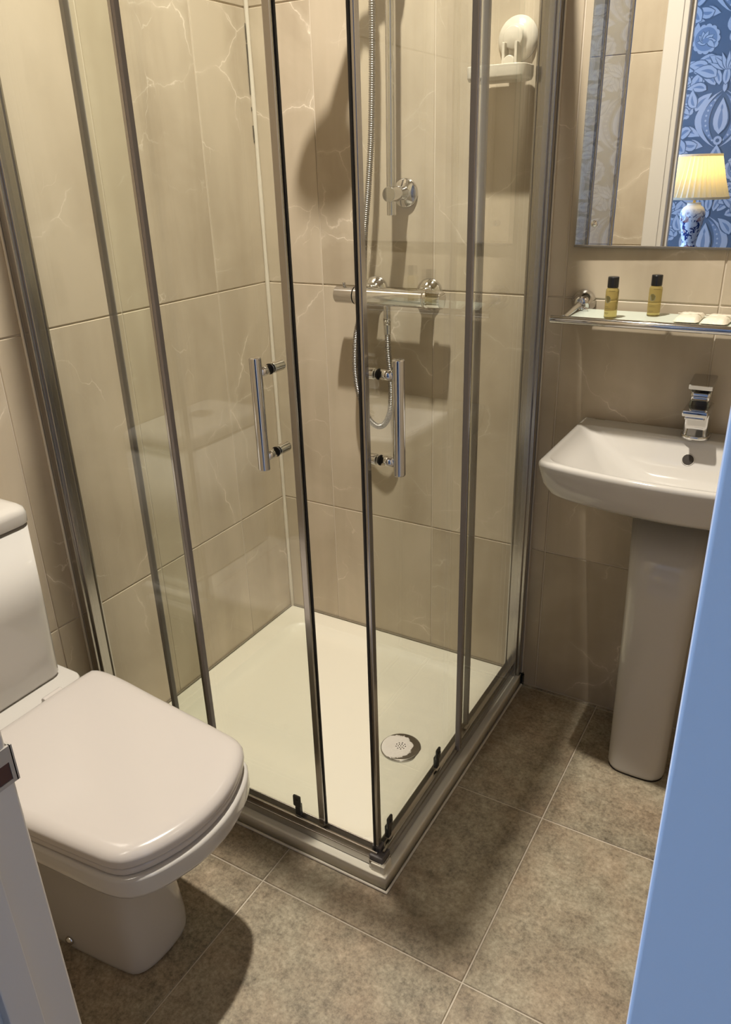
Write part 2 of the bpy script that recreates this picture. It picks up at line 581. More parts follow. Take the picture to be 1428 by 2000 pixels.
# strike plate on the left lining
sp = None
bm = bmesh.new()
zc0, zc1 = .787, .824
yA, yB = FY - .052, FY + .006
def plate(x0, x1):
    box(bm, x0, x1, yA, FY - .020, zc0, zc1); box(bm, x0, x1, FY + .0015, yB, zc0, zc1)
    box(bm, x0, x1, FY - .020, FY + .0015, zc1 - .015, zc1); box(bm, x0, x1, FY - .020, FY + .0015, zc0, zc0 + .004)
plate(JX - .001, JX + .0015)
box(bm, JX - .006, JX + .0015, yB - .001, yB + .0015, zc0, zc1)
spl = part(t1, 'strike_plate', bm, mat('dull_plate_metal', (.42, .40, .37), .35, .3), label='metal latch strike plate with dark slot')
bm = bmesh.new(); box(bm, JX - .012, JX + .0010, FY - .0195, FY + .0012, zc0 + .0045, zc1 - .0155)
part(spl, 'latch_slot', bm, mat('rusty_slot', (.07, .025, .018), .6))
bm = bmesh.new(); lathe(bm, [(.004, 0), (.004, .0008), (.002, .0016)], (JX + .0015, FY - .018, zc1 - .0075), (1, 0, 0), 12)
part(spl, 'screw', bm, M['alu'], 40)

# ---- bedroom beyond the doorway (seen in the mirror)
BL, BR, BY = -1.7, 2.4, -3.3
bm = bmesh.new(); box(bm, BL - .1, BR + .1, BY - .1, BY, -.05, H)
wfar = struct('wall_far', bm, M['wallpaper'], label='bedroom wall with blue and white damask wallpaper')
bm = bmesh.new(); box(bm, BR, BR + .1, BY, FB, -.05, H)
struct('wall_bedroom_right', bm, M['wallpaper'], label='bedroom wall at the right')
bm = bmesh.new()
box(bm, BL - .1, BL, BY, -3.2, -.05, H); box(bm, BL - .1, BL, -1.9, FB, -.05, H)
box(bm, BL - .1, BL, -3.2, -1.9, -.05, .85); box(bm, BL - .1, BL, -3.2, -1.9, 2.25, H)
struct('wall_bedroom_left', bm, M['wallpaper'], label='bedroom wall with the window')
bm = bmesh.new()
for a, b, c, d in ((-3.2, -3.14, .85, 2.25), (-1.96, -1.9, .85, 2.25), (-3.14, -1.96, .85, .91), (-3.14, -1.96, 2.19, 2.25), (-3.14, -1.96, 1.53, 1.57)):
    box(bm, BL - .08, BL - .03, a, b, c, d, .004)
win = struct('window_1', bm, M['paint'], label='bedroom sash window')
bm = bmesh.new(); box(bm, BL - .058, BL - .052, -3.14, -1.96, .91, 2.19)
part(win, 'pane', bm, M['glass'])
bm = bmesh.new(); box(bm, BL - .1, BR + .1, BY - .1, FY - .08, -.05, 0)
struct('floor_bedroom', bm, M['carpet'], label='bedroom carpet')
bm = bmesh.new(); box(bm, BL - .1, BR + .1, BY - .1, FB, H, H + .05)
struct('ceiling_bedroom', bm, M['ceiling'], label='bedroom ceiling')

# damask print: flat ink shapes on the far wall
def damask():
    V, F, MI, cnt = [], [], [], [0]
    def poly(pts, mi, dy=0):
        if len(pts) < 3: return
        cnt[0] += 1
        k = len(V)
        V.extend((p[0], BY + .0004 + dy + .000008 * cnt[0], p[1]) for p in pts)
        F.append(range(k, k + len(pts))); MI.append(mi)
    def petal(cx, cz, ang, ln, wd, mi, dy=0, n=7, bend=0.0, outline=True):
        if outline and mi == 0:
            petal(cx - .003 * math.sin(ang), cz - .003 * math.cos(ang), ang, ln + .006, wd * 1.12 + .0032, 2, dy, n, bend, False)
        L, Rr = [], []
        for i in range(n + 1):
            t = i / n
            w = wd * math.sin(PI * min(1, t ** .75))
            a = ang + bend * t
            x, z = cx + ln * t * math.sin(a), cz + ln * t * math.cos(a)
            nx, nz = math.cos(a), -math.sin(a)
            L.append((x - nx * w, z - nz * w)); Rr.append((x + nx * w, z + nz * w))
        poly(L + Rr[-2:0:-1], mi, dy)
        if outline and mi == 0 and wd > .017:
            petal(cx + ln * .12 * math.sin(ang), cz + ln * .12 * math.cos(ang), ang, ln * .62, wd * .30, 1, dy, n, bend, False)
    def flower(cx, cz, r):
        for k in range(13):
            a = 2 * PI * k / 13
            poly([(cx + r * (.78 * math.cos(a) + .25 * math.cos(b)), cz + r * (.78 * math.sin(a) + .25 * math.sin(b))) for b in [2 * PI * i / 9 for i in range(9)]], 0)
        poly([(cx + r * .80 * math.cos(b), cz + r * .80 * math.sin(b)) for b in [2 * PI * i / 24 for i in range(24)]], 1, 0)
        for k in range(7):
            petal(cx + .1 * r * math.cos(k), cz - .15 * r, -1.9 + k * .64, r * .72, r * .17, 0, 0, bend=.3)
        poly([(cx + r * .24 * math.cos(b), cz - .1 * r + r * .2 * math.sin(b)) for b in [2 * PI * i / 12 for i in range(12)]], 1, 0)
    def crescent(s, w0, w1, z0, z1, th, mi, dy=0):
        O, I = [], []
        for i in range(15):
            t = i / 14
            z = z0 + (z1 - z0) * t
            k = math.sin(PI * t) ** .8
            O.append((s * (w0 + (w1 - w0) * k), z)); I.append((s * (w0 + (w1 - w0) * k - th * k), z))
        return O, I
    def motif(cx, cz):
        cnt[0] = 0
        for s in (1, -1):
            for (w1, th, z0, z1, mi, dy) in ((.128, .034, -.15, .125, 0, 0), (.096, .040, -.13, .110, 1, 0)):
                O, I = crescent(s, .008, w1, z0, z1, th, mi)
                poly([(cx + p[0], cz + p[1]) for p in O + I[-2:0:-1]], mi, dy)
            for i in range(9):                                # lace dots along the band
                t = (i + .7) / 10
                k = math.sin(PI * t) ** .8
                px, pz = cx + s * (.008 + .066 * k), cz - .13 + .24 * t
                poly([(px + .0055 * math.cos(b), pz + .0055 * math.sin(b)) for b in [2 * PI * q / 6 for q in range(6)]], 0, .0002)
            flower(cx + s * .125, cz - .255, .068)
            for (ux, uz, an, ln, wd, bd) in ((.05, .15, .5, .10, .020, .5), (.03, .15, .15, .11, .018, .3), (.09, .13, 1.0, .10, .022, .5), (.13, .05, .9, .09, .024, -.6),
                                         (.14, -.06, 1.6, .09, .026, .7), (.10, -.13, 2.0, .10, .026, -.6), (.06, -.36, .9, .09, .022, .6), (.14, -.38, 1.3, .10, .026, .5),
                                         (.10, .22, .7, .10, .028, .6), (.17, .17, 1.2, .09, .026, .4), (.20, -.15, .4, .10, .022, .4), (.20, .02, .2, .09, .02, .5), (.05, -.43, .8, .12, .03, .5), (.16, -.17, 1.0, .09, .03, -.5), (.02, .22, .35, .10, .026, .5), (.20, -.28, .3, .11, .026, .4)):
                petal(cx + s * ux, cz + uz, s * an, ln, wd, 0 if uz > -.3 else 0, 0, bend=s * bd)
        petal(cx, cz - .085, 0, .175, .036, 0)                  # teardrop
        petal(cx, cz + .03, 0, .03, .006, 1, 0)
        petal(cx, cz + .115, 0, .06, .010, 0)
        poly([(cx + .022 * math.cos(b), cz - .115 + .022 * math.sin(b)) for b in [2 * PI * q / 12 for q in range(12)]], 0, .0004)
        poly([(cx + .010 * math.cos(b), cz - .115 + .010 * math.sin(b)) for b in [2 * PI * q / 10 for q in range(10)]], 2, .0006)
        petal(cx, cz - .235, 0, .10, .030, 0); petal(cx, cz - .215, 0, .06, .014, 1, 0)
        petal(cx, cz - .275, 0, .055, .012, 0)
        for k in range(7):                                      # fan
            a = -1.15 + k * .383
            petal(cx + .012 * a, cz - .40, a, .085, .009, 0, .0002)
        petal(cx, cz - .47, 0, .10, .018, 0)
    for i in range(-4, 8):
        for j in range(0, 5):
            cx = .645 + i * .33
            cz = 1.50 + (j - 2) * .62 + (.31 if i % 2 else 0)
            if BL + .32 < cx < BR - .32 and .5 < cz < 2.42: motif(cx, cz)
    me = bpy.data.meshes.new('wallpaper_print')
    me.from_pydata(V, [], [list(f) for f in F])
    for m in ('print_light', 'print_mid', 'wallpaper'): me.materials.append(M[m])
    me.polygons.foreach_set('material_index', MI)
    o = bpy.data.objects.new('wallpaper_print', me)
    COL.objects.link(o)
    o.parent = wfar
    o['kind'] = 'stuff'
damask()

# white sealant bead in the shower corner, with mould flecks
bm = bmesh.new()
tube(bm, [(.004, -.004, .034 + i * .06) for i in range(48)], lambda i: .0055 + .0008 * math.sin(i * 1.7), 8)
cs = struct('trim_4', bm, M['sealant'], smooth=60, label='white sealant bead in the shower corner')
random.seed(4)
bm = bmesh.new()
for i in range(26):
    z = random.choice([1.25 + random.random() * .32, 1.42 + random.random() * .15])
    box(bm, .0004, .0024, -.0104 - .001 * random.random(), -.0082, z, z + random.uniform(.006, .03), .0004, 1)
mo = part(cs, 'mould', bm, M['mould']); mo['kind'] = 'stuff'
bm = bmesh.new()
tube(bm, [(.01, -.002, .0355), (.4, -.002, .0355), (.70, -.002, .0355)], .003, 6); tube(bm, [(.002, -.01, .0355), (.002, -.4, .0355), (.002, -.70, .0355)], .003, 6)
struct('trim_5', bm, mat('aged_sealant', (.20, .17, .12), .6), smooth=60, label='dark sealant line where tiles meet the tray')

# ------------------------------------------------------------ ceiling lamp
cl = thing('ceiling_light', (LAMP[0], LAMP[1], H), 'round lit lamp on the ceiling above the shower front', 'ceiling light')
bm = bmesh.new(); lathe(bm, [(.055, 0), (.055, -.02), (.045, -.03), (.030, -.03), (.030, -.022)], (LAMP[0], LAMP[1], H), (0, 0, 1), 32, cap1=False)
part(cl, 'housing', bm, M['alu'], 40)
bm = bmesh.new(); lathe(bm, [(.030, 0), (.029, .002)], (LAMP[0], LAMP[1], H - .024), (0, 0, 1), 24)
part(cl, 'lens', bm, M['lens'], 40, 'glowing lens')
ld = bpy.data.lights.new('ceiling_lamp_light', 'SPOT')
ld.energy = 276; ld.color = (1.0, .925, .80); ld.shadow_soft_size = .028; ld.spot_size = math.radians(112); ld.spot_blend = 1.0
lo = bpy.data.objects.new('ceiling_lamp_light', ld); COL.objects.link(lo)
lo.location = (LAMP[0], LAMP[1], LAMP[2] - .06)
lo.rotation_euler = (math.radians(2.5), 0, 0)

# ------------------------------------------------------------ shower tray
TW = .744; TZ = .034
tr = thing('shower_tray', (TW / 2, -TW / 2, 0), 'low square white shower tray with raised rim', 'shower tray')
bm = bmesh.new()
N = 96
o0 = rrect(.002, TW, -TW, -.002, .006, N)
def oi(d, r): return rrect(.062 + d, TW - .062 - d, -TW + .062 + d, -.062 - d, r, N)
DC = (.5867, -.388)
dr = [Vector((DC[0] + .05 * math.cos(2 * PI * i / N), DC[1] + .05 * math.sin(2 * PI * i / N), 0)) for i in range(N)]
loft(bm, [at_z(o0, 0), at_z(o0, TZ - .003), at_z(inset(o0, .001), TZ - .001), at_z(inset(o0, .004), TZ),
          at_z(oi(-.006, .06), TZ), at_z(oi(0, .058), TZ - .002), at_z(oi(.012, .05), TZ - .014), at_z(oi(.03, .045), TZ - .0185),
          at_z(oi(.05, .04), TZ - .020), at_z(mix(oi(.05, .04), dr, .5), TZ - .0225), at_z(dr, TZ - .024)])
part(tr, 'tray_body', bm, M['acrylic'], 50)
bm = bmesh.new()
tube(bm, [(TW + .002, -.01, .002), (TW + .002, -TW - .002, .002), (.05, -TW - .002, .002)], .0035, 6)
part(tr, 'floor_sealant', bm, M['sealant'], 60)
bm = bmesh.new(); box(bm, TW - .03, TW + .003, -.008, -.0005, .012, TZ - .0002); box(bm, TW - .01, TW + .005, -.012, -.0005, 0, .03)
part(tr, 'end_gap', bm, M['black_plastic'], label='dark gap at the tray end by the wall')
dz = TZ - .022
drn = thing('drain_cover', (DC[0], DC[1], dz), 'round chipped drain cover in the shower tray', 'drain cover')
bm = bmesh.new(); lathe(bm, [(.046, -.002), (.046, .002), (.0455, .0032), (.043, .004), (.02, .0052), (.0, .0055)], (DC[0], DC[1], dz), n=48)
part(drn, 'plate', bm, M['drain'], 40)
bm = bmesh.new(); lathe(bm, [(.0462, -.001), (.0475, -.001), (.0475, .0018), (.0462, .0018)], (DC[0], DC[1], dz), n=48, cap0=False, cap1=False)
part(drn, 'rim', bm, M['alu'], 40)
bm = bmesh.new()
for r, k in ((0, 1), (.006, 6), (.011, 9)):
    for i in range(k):
        a = 2 * PI * i / k + r * 90
        lathe(bm, [(.0016, 0), (.0016, .0012)], (DC[0] + r * math.cos(a), DC[1] + r * math.sin(a), dz + .0047), n=6)
hl = part(drn, 'holes', bm, M['dark']); hl['kind'] = 'stuff'

# ------------------------------------------------------------ shower enclosure
PO, PI_ = .728, .709            # plane of the fixed panels / of the sliding doors
EZ0, EZ1 = TZ, 1.80
en = thing('shower_enclosure', (TW / 2, -TW / 2, TZ), 'glass corner shower enclosure with chrome profiles and sliding doors', 'shower enclosure')
def sw(side):
    """side 'x': things written for the left (front) screen y=-p; 'y': mirrored onto the right screen x=p"""
    def f(bm, a0, a1, p0, p1, z0, z1, bev=0.0, mi=0):
        if side == 'x': box(bm, a0, a1, -p1, -p0, z0, z1, bev, 2, mi)
        else: box(bm, p0, p1, -a1, -a0, z0, z1, bev, 2, mi)
    return f
for side, fix_end, d0, d1, hx in (('x', .331, .214, .580, .541), ('y', .377, .296, .708, .672)):
    B = sw(side)
    bm = bmesh.new()
    B(bm, .001, .024, .700, .742, EZ0, EZ1 + .04, .002)
    B(bm, .024, .030, .712, .734, EZ0, EZ1, .0015)
    B(bm, .024, .0275, .702, .706, EZ0, EZ1, .001)
    part(en, 'wall_channel', bm, M['alu'], 40)
    bm = bmesh.new(); B(bm, .0004, .006, .7415, .7455, EZ0, EZ1, .0015)
    part(en, 'sealant_bead', bm, M['sealant'])
    bm = bmesh.new()
    B(bm, .012, .734 if side == 'x' else .7345, .702, .728, TZ, TZ + .020, .002)
    B(bm, .012, .716, .7215, .7265, TZ + .018, TZ + .036, .0015)
    B(bm, .012, .704, .7020, .7045, TZ + .018, TZ + .030, .001)
    part(en, 'bottom_rail', bm, M['alu'], 40)
    bm = bmesh.new(); B(bm, .010, TW - .014, .706, .730, EZ1, EZ1 + .030, .003)
    part(en, 'top_rail', bm, M['alu'], 40)
    bm = bmesh.new(); B(bm, .026, fix_end, PO - .0025, PO + .0025, TZ + .024, EZ1)
    fp = part(en, 'fixed_panel', bm, M['glass'])
    bm = bmesh.new(); B(bm, fix_end - .001, fix_end + .006, PO - .006, PO + .004, TZ + .024, EZ1, .001)
    part(fp, 'edge_strip', bm, M['seal'])
    bm = bmesh.new(); B(bm, fix_end - .007, fix_end - .001, PO - .0045, PO + .0045, TZ + .024, EZ1, .001)
    part(fp, 'edge_trim', bm, M['alu'])
    bm = bmesh.new(); B(bm, d0, d1, PI_ - .0025, PI_ + .0025, TZ + .034, EZ1 - .005)
    dr_ = part(en, 'sliding_door', bm, M['glass'])
    for a0, a1 in ((d0 - .006, d0 + .003),):
        bm = bmesh.new(); B(bm, a0, a1, PI_ - .005, PI_ + .0065, TZ + .030, EZ1 - .005, .001)
        part(dr_, 'edge_seal', bm, M['seal'])
    bm = bmesh.new(); B(bm, d1 - .004, d1 + .009, PI_ - .0055, PI_ + .0055, TZ + .030, EZ1 - .005, .0015)
    ms = part(dr_, 'edge_seal', bm, M['alu'])
    bm = bmesh.new(); B(bm, d1 + .0088, d1 + .0115, PI_ - .0045, PI_ - .0005, TZ + .030, EZ1 - .005, .001)
    part(dr_, 'magnet_strip', bm, M['rubber'])
    # D handle: bar outside, two posts through the glass with inner knobs
    P = (lambda a, p, z: (a, -p, z)) if side == 'x' else (lambda a, p, z: (p, -a, z))
    bm = bmesh.new()
    rod(bm, P(hx, .745, .826), P(hx, .745, 1.006), .0095, n=24, bev=.002)
    for z in (.846, .981):
        rod(bm, P(hx, .7115, z), P(hx, .741, z), .0075, n=20)
        rod(bm, P(hx, .7060, z), P(hx, .680, z), .0085, n=20, bev=.0015)
        rod(bm, P(hx, .7060, z), P(hx, .7116, z), .0070, n=16)
        rod(bm, P(hx, .7115, z), P(hx, .7130, z), .0084, n=20, mi=1)
    part(dr_, 'handle', bm, [M['chrome'], M['rubber']], 40)
    for a in ((.525, .27) if side == 'x' else (.672, .455)):
        bm = bmesh.new()
        B(bm, a - .009, a + .009, PI_ + .0025, PI_ + .0085, TZ + .052, TZ + .080, .0028)
        B(bm, a - .006, a + .006, PI_ - .003, PI_ + .006, TZ + .028, TZ + .056, .001)
        rod(bm, P(a, PI_ + .0084, TZ + .070), P(a, PI_ + .0105, TZ + .070), .004, n=12)
        part(dr_, 'door_guide', bm, M['guide'], 40)
bm = bmesh.new()
box(bm, .700, .731, -.731, -.700, TZ, TZ + .030, .003)
box(bm, .7005, .7185, -.7185, -.7005, TZ + .028, TZ + .042, .002)
part(en, 'corner_joint', bm, mat('corner_plastic', (.10, .09, .09), .4))
bm = bmesh.new(); box(bm, .729, .737, -.737, -.708, TZ, TZ + .018, .001); box(bm, .708, .7288, -.737, -.729, TZ, TZ + .018, .001)
part(en, 'corner_cap', bm, M['acrylic'])

# ------------------------------------------------------------ shower fittings
sv = thing('shower_valve', (.396, 0, .993), 'chrome thermostatic shower bar valve with lever knobs on the tiled wall', 'shower valve')
VY, VZ = -.062, .988
bm = bmesh.new()
lathe(bm, [(.0195, 0), (.0205, .002), (.0205, .178), (.0195, .18)], (.305, VY, VZ), (1, 0, 0), 32)
part(sv, 'valve_body', bm, M['chrome'], 40)
bm = bmesh.new(); lathe(bm, [(.017, 0), (.0195, .002), (.0195, .050), (.0205, .052)], (.252, VY, VZ), (1, 0, 0), 32)
rod(bm, (.274, VY, VZ + .018), (.274, VY - .002, VZ + .028), .004, n=10, bev=.001)
part(sv, 'flow_knob', bm, M['chrome'], 40)
bm = bmesh.new(); lathe(bm, [(.0205, 0), (.0225, .002), (.0225, .012), (.0205, .014), (.0205, .040), (.018, .043), (.0, .043)], (.485, VY, VZ), (1, 0, 0), 32)
part(sv, 'temperature_knob', bm, M['chrome'], 40)
for x in (.325, .467):
    bm = bmesh.new()
    lathe(bm, [(.033, 0), (.033, .004), (.029, .010), (.020, .016), (.016, .020), (.016, .05)], (x, -.0005, .993), (0, -1, 0), 32)
    part(sv, 'wall_rose', bm, M['chrome'], 40)
bm = bmesh.new(); rod(bm, (.388, VY, VZ - .016), (.388, VY, VZ - .050), .0085, n=20, bev=.001); rod(bm, (.388, VY, VZ - .048), (.388, VY, VZ - .066), .0095, .0085, n=12)
part(sv, 'hose_outlet', bm, M['chrome'], 40)

RX, RY = .402, -.058
rr = thing('riser_rail', (RX, 0, 1.163), 'upright chrome riser rail on the shower back wall', 'shower rail')
bm = bmesh.new(); rod(bm, (RX - .001, RY, 1.163), (RX + .005, RY, 1.86), .0105, n=24, bev=.001)
part(rr, 'rail', bm, M['chrome'], 40)
for z in (1.206, 1.82):
    bm = bmesh.new()
    lathe(bm, [(.031, 0), (.031, .004), (.028, .008), (.015, .011), (.0125, .014), (.0125, .04), (.016, .042), (.016, .078), (.0145, .080)], (RX + .004, -.0005, z), (0, -1, 0), 32)
    part(rr, 'bracket', bm, M['chrome'], 40)
bm = bmesh.new(); box(bm, RX - .016, RX + .024, RY - .02, RY + .018, 1.668, 1.712, .006); rod(bm, (RX - .045, RY - .016, 1.678), (RX - .012, RY - .012, 1.694), .014, n=16, bev=.002)
part(rr, 'head_holder', bm, M['chrome'], 40)

# hand shower, clipped in the holder just above the picture
hs = thing('hand_shower', (.365, -.075, 1.66), 'chrome hand shower clipped on the riser rail above the hose', 'shower head')
hp = [Vector(p) for p in ((.362, -.066, 1.625), (.361, -.085, 1.675), (.356, -.115, 1.735), (.350, -.160, 1.765), (.344, -.205, 1.778))]
bm = bmesh.new(); pc = catmull(hp, 6)
tube(bm, pc, lambda i: .011 + .010 * (i / len(pc)) ** 2 , 16)
part(hs, 'handle', bm, M['chrome'], 50)
ax = Vector((-.10, -.75, -.65)).normalized()
HC = Vector((.340, -.225, 1.765))
bm = bmesh.new()
lathe(bm, [(.012, -.035), (.03, -.028), (.050, -.012), (.056, 0), (.056, .008), (.052, .012)], HC, ax, 36)
part(hs, 'spray_head', bm, M['chrome'], 40)
bm = bmesh.new(); lathe(bm, [(.048, .0121), (.046, .0135), (.0, .0137)], HC, ax, 32)
part(hs, 'spray_plate', bm, M['seal'], 40)

# ribbed hose: valve outlet, down, round and up to the hand shower
ho = thing('shower_hose', (.388, VY, VZ - .06), 'flexible ribbed chrome hose looping below the shower valve', 'shower hose')
hpts = [(.388, VY, VZ - .058), (.389, VY, .865), (.395, VY, .790), (.392, VY + .002, .725), (.375, VY + .006, .685), (.350, VY + .010, .671),
        (.322, VY + .012, .690), (.299, VY + .012, .740), (.289, VY + .012, .800), (.293, VY + .012, .880), (.302, VY + .016, .93), (.308, VY + .028, .988),
        (.314, VY + .024, 1.04), (.330, VY + .006, 1.12), (.346, VY, 1.22), (.356, VY, 1.32), (.362, VY, 1.44), (.365, VY, 1.56), (.363, -.064, 1.632)]
path = catmull(hpts, 40)
LL = 0.0
seq = [(path[0], 0.0)]
for a, b in zip(path[:-1], path[1:]):
    LL += (b - a).length
    seq.append((b, LL))
pitch = .0042
pts2, k = [], 0
nst = int(LL / (pitch / 4))
for i in range(nst + 1):
    s = LL * i / nst
    while k < len(seq) - 2 and seq[k + 1][1] < s: k += 1
    t = (s - seq[k][1]) / max(1e-9, seq[k + 1][1] - seq[k][1])
    pts2.append(seq[k][0].lerp(seq[k + 1][0], t))
bm = bmesh.new()
tube(bm, pts2, lambda i: (.0069, .0074, .0069, .0050)[i % 4], 10)
part(ho, 'ribbed_tube', bm, M['hose'], 75)
bm = bmesh.new(); rod(bm, (.388, VY, VZ - .062), (.388, VY, VZ - .085), .0088, .0078, n=16, bev=.001)
part(ho, 'end_nut', bm, M['chrome'], 40)

# soap dish on a suction cup
sd = thing('soap_dish', (.660, 0, 1.41), 'white plastic soap dish hanging from a suction cup in the shower', 'soap dish')
bm = bmesh.new(); lathe(bm, [(.040, 0), (.040, .003), (.036, .010), (.026, .014), (.021, .016), (.020, .030), (.018, .033), (.0, .034)], (.654, -.0005, 1.478), (0, -1, 0), 40)
part(sd, 'suction_cup', bm, M['white_plastic'], 40)
bm = bmesh.new()
for x in (.6405, .6655): box(bm, x - .003, x + .003, -.045, -.020, 1.4115, 1.470, .0018)
part(sd, 'hanger', bm, M['white_plastic'], 40)
bm = bmesh.new(); rod(bm, (.653, -.038, 1.437), (.653, -.047, 1.437), .011, n=20, bev=.002)
part(sd, 'swivel_button', bm, M['white_plastic'], 40)
bm = bmesh.new()
N = 64
oo = rrect(.581, .699, -.092, -.014, .020, N)
loft(bm, [at_z(inset(oo, .010), 1.403), at_z(inset(oo, .003), 1.405), at_z(inset(oo, .0005), 1.411), at_z(oo, 1.428), at_z(inset(oo, .001), 1.4295), at_z(inset(oo, .0035), 1.4292),
          at_z(inset(oo, .005), 1.416), at_z(inset(oo, .012), 1.412), at_z(scl(inset(oo, .012), .7), 1.411)])
part(sd, 'dish', bm, M['white_plastic'], 40)

# ------------------------------------------------------------ mirror
MX0, MX1, MZ0, MZ1 = .797, 1.363, 1.105, 1.78
mi = thing('wall_mirror', (MX0, -.002, MZ0), 'rectangular frameless wall mirror above the glass shelf', 'mirror')
bm = bmesh.new(); box(bm, MX0, MX1, -.0065, -.001, MZ0, MZ1)
for f in bm.faces: f.material_index = 0 if f.normal.y < -.9 else 1
mg = part(mi, 'mirror_glass', bm, [M['mirror'], M['edge']])
for x in (MX0 + .036, MX1 - .036):
    for z in (MZ0 + .040, MZ1 - .040):
        bm = bmesh.new(); lathe(bm, [(.0065, 0), (.0065, .003), (.005, .006), (.0025, .0075), (.0, .008)], (x, -.0064, z), (0, -1, 0), 20)
        part(mi, 'screw_cap', bm, M['chrome'], 60)
bm = bmesh.new(); box(bm, MX0 - .001, MX1 + .001, -.0095, -.0005, MZ0 - .0045, MZ0 - .0002, .0006)
part(mi, 'bottom_edge', bm, mat('mirror_ledge', (.20, .18, .15), .3, .6))
mi.rotation_euler = (-.007, 0, .011)
mi.location = (MX0, -.0035, MZ0)

# ------------------------------------------------------------ glass shelf with bottles and soaps
SHX0, SHX1, SHY = .794, 1.362, -.128
sh = thing('glass_shelf', (1.078, 0, .975), 'frosted glass shelf with chrome front rail below the mirror', 'shelf')
bm = bmesh.new(); box(bm, SHX0 + .034, SHX1 - .034, -.120, -.016, .975, .981, .0008)
part(sh, 'shelf_glass', bm, M['frost'])
bm = bmesh.new(); rod(bm, (SHX0, SHY, .976), (SHX1, SHY, .976), .0078, n=24, bev=.0015)
part(sh, 'front_rail', bm, M['chrome'], 40)
for x, s in ((.823, 1), (1.333, -1)):
    bm = bmesh.new()
    lathe(bm, [(.0255, 0), (.0255, .003), (.022, .012), (.014, .020), (.010, .030)], (x, -.0005, .992), (0, -1, 0), 32)
    tube(bm, catmull([(x, -.022, .992), (x, -.05, .990), (x - s * .003, -.085, .984), (x - s * .004, SHY, .978)], 6), .0065, 14)
    b = part(sh, 'bracket', bm, M['chrome'], 40)
    bm = bmesh.new(); lathe(bm, [(.006, 0), (.006, .005), (.004, .007)], (x + s * .016, -.045, .981), (0, 0, 1), 16)
    rod(bm, (x, -.045, .986), (x + s * .016, -.045, .986), .004, n=10)
    part(b, 'clamp_screw', bm, M['chrome'], 40)

def bottle(x, y, label, rz):
    z = .981
    r = thing('toiletry_bottle', (x, y, z), label, 'bottle', 'small amber toiletry bottles on the shelf')
    bm = bmesh.new()
    lathe(bm, [(.0105, 0), (.0120, .0015), (.0122, .05), (.0118, .0535), (.0095, .0565), (.0085, .058)], (x, y, z), n=32)
    part(r, 'bottle_body', bm, M['amber'], 40)
    bm = bmesh.new(); lathe(bm, [(.0098, .057), (.0103, .0578), (.0103, .0755), (.0097, .077), (.0, .0771)], (x, y, z), n=32)
    part(r, 'cap', bm, M['black_plastic'], 40)
    R = .01235
    def wrapped(bm, pts, base):
        f = bm.faces.new([bm.verts.new((x + R * math.sin(a / R), y - R * math.cos(a / R), z + h)) for a, h in pts])
    bm = bmesh.new()
    cx = -.004
    wrapped(bm, [(cx + .0062 * math.cos(2 * PI * i / 24), .036 + .0068 * math.sin(2 * PI * i / 24)) for i in range(24)], 0)
    part(r, 'label_seal', bm, M['print_grey'])
    bm = bmesh.new()
    for h, w0, w1 in ((.0215, -.009, -.001), (.0185, -.009, .003), (.0105, -.009, 0.0), (.0085, -.009, -.002)):
        wrapped(bm, [(w0, h), (w1, h), (w1, h + .0009), (w0, h + .0009)], 0)
    part(r, 'label_text', bm, M['print_dark'])['kind'] = 'stuff'
    bm = bmesh.new()
    for i in range(6):
        a = -.003 + i * .0022
        wrapped(bm, [(a, .051), (a + .0013, .051), (a + .0013, .0524), (a, .0524)], 0)
    part(r, 'label_title', bm, M['print_dark'])['kind'] = 'stuff'
    r.rotation_euler.z = rz
    return r
bottle(.904, -.103, 'small amber toiletry bottle at the front left of the shelf, nearer the rose bracket', -.10)
bottle(.9735, -.052, 'small amber toiletry bottle at the back of the shelf, nearer the soap packets', .10)

random.seed(11)
def soap(x0, x1, y0, y1, sk, label, rz):
    cx, cy = (x0 + x1) / 2, (y0 + y1) / 2
    r = thing('soap_packet', (cx, cy, .981), label, 'soap', 'wrapped guest soaps on the shelf')
    bm = bmesh.new()
    w, d = (x1 - x0) / 2, (y1 - y0) / 2
    n = 10
    def surf(top):
        G = []
        for i in range(n + 1):
            row = []
            for j in range(n + 1):
                u, v = i / n * 2 - 1, j / n * 2 - 1
                e = max(abs(u), abs(v))
                h = (1 - e ** 5) ** .7 if e < 1 else 0
                zz = .981 + .0035 + (.0085 * h + random.uniform(-.0007, .0007) * h if top else -.0033 * min(1, h * 2))
                row.append(bm.verts.new((cx + u * w + v * sk, cy + v * d, zz)))
            G.append(row)
        for i in range(n):
            for j in range(n): bm.faces.new((G[i][j], G[i + 1][j], G[i + 1][j + 1], G[i][j + 1]))
    surf(True); surf(False)
    bmesh.ops.remove_doubles(bm, verts=bm.verts, dist=.0002)
    part(r, 'wrapper', bm, M['wrap'], 50)
    bm = bmesh.new(); box(bm, cx - w * .96, cx + w * .96, cy + d * .02, cy + d * .10, .9925, .9938, .0004, 1)
    part(r, 'fold_seam', bm, M['wrap'])
    r.rotation_euler.z = rz
soap(1.022, 1.066, -.118, -.035, .002, 'cream paper wrapped soap nearer the bottles on the shelf', 0.04)
soap(1.071, 1.117, -.120, -.040, .002, 'cream paper wrapped soap at the right, farther from the bottles', -0.03)

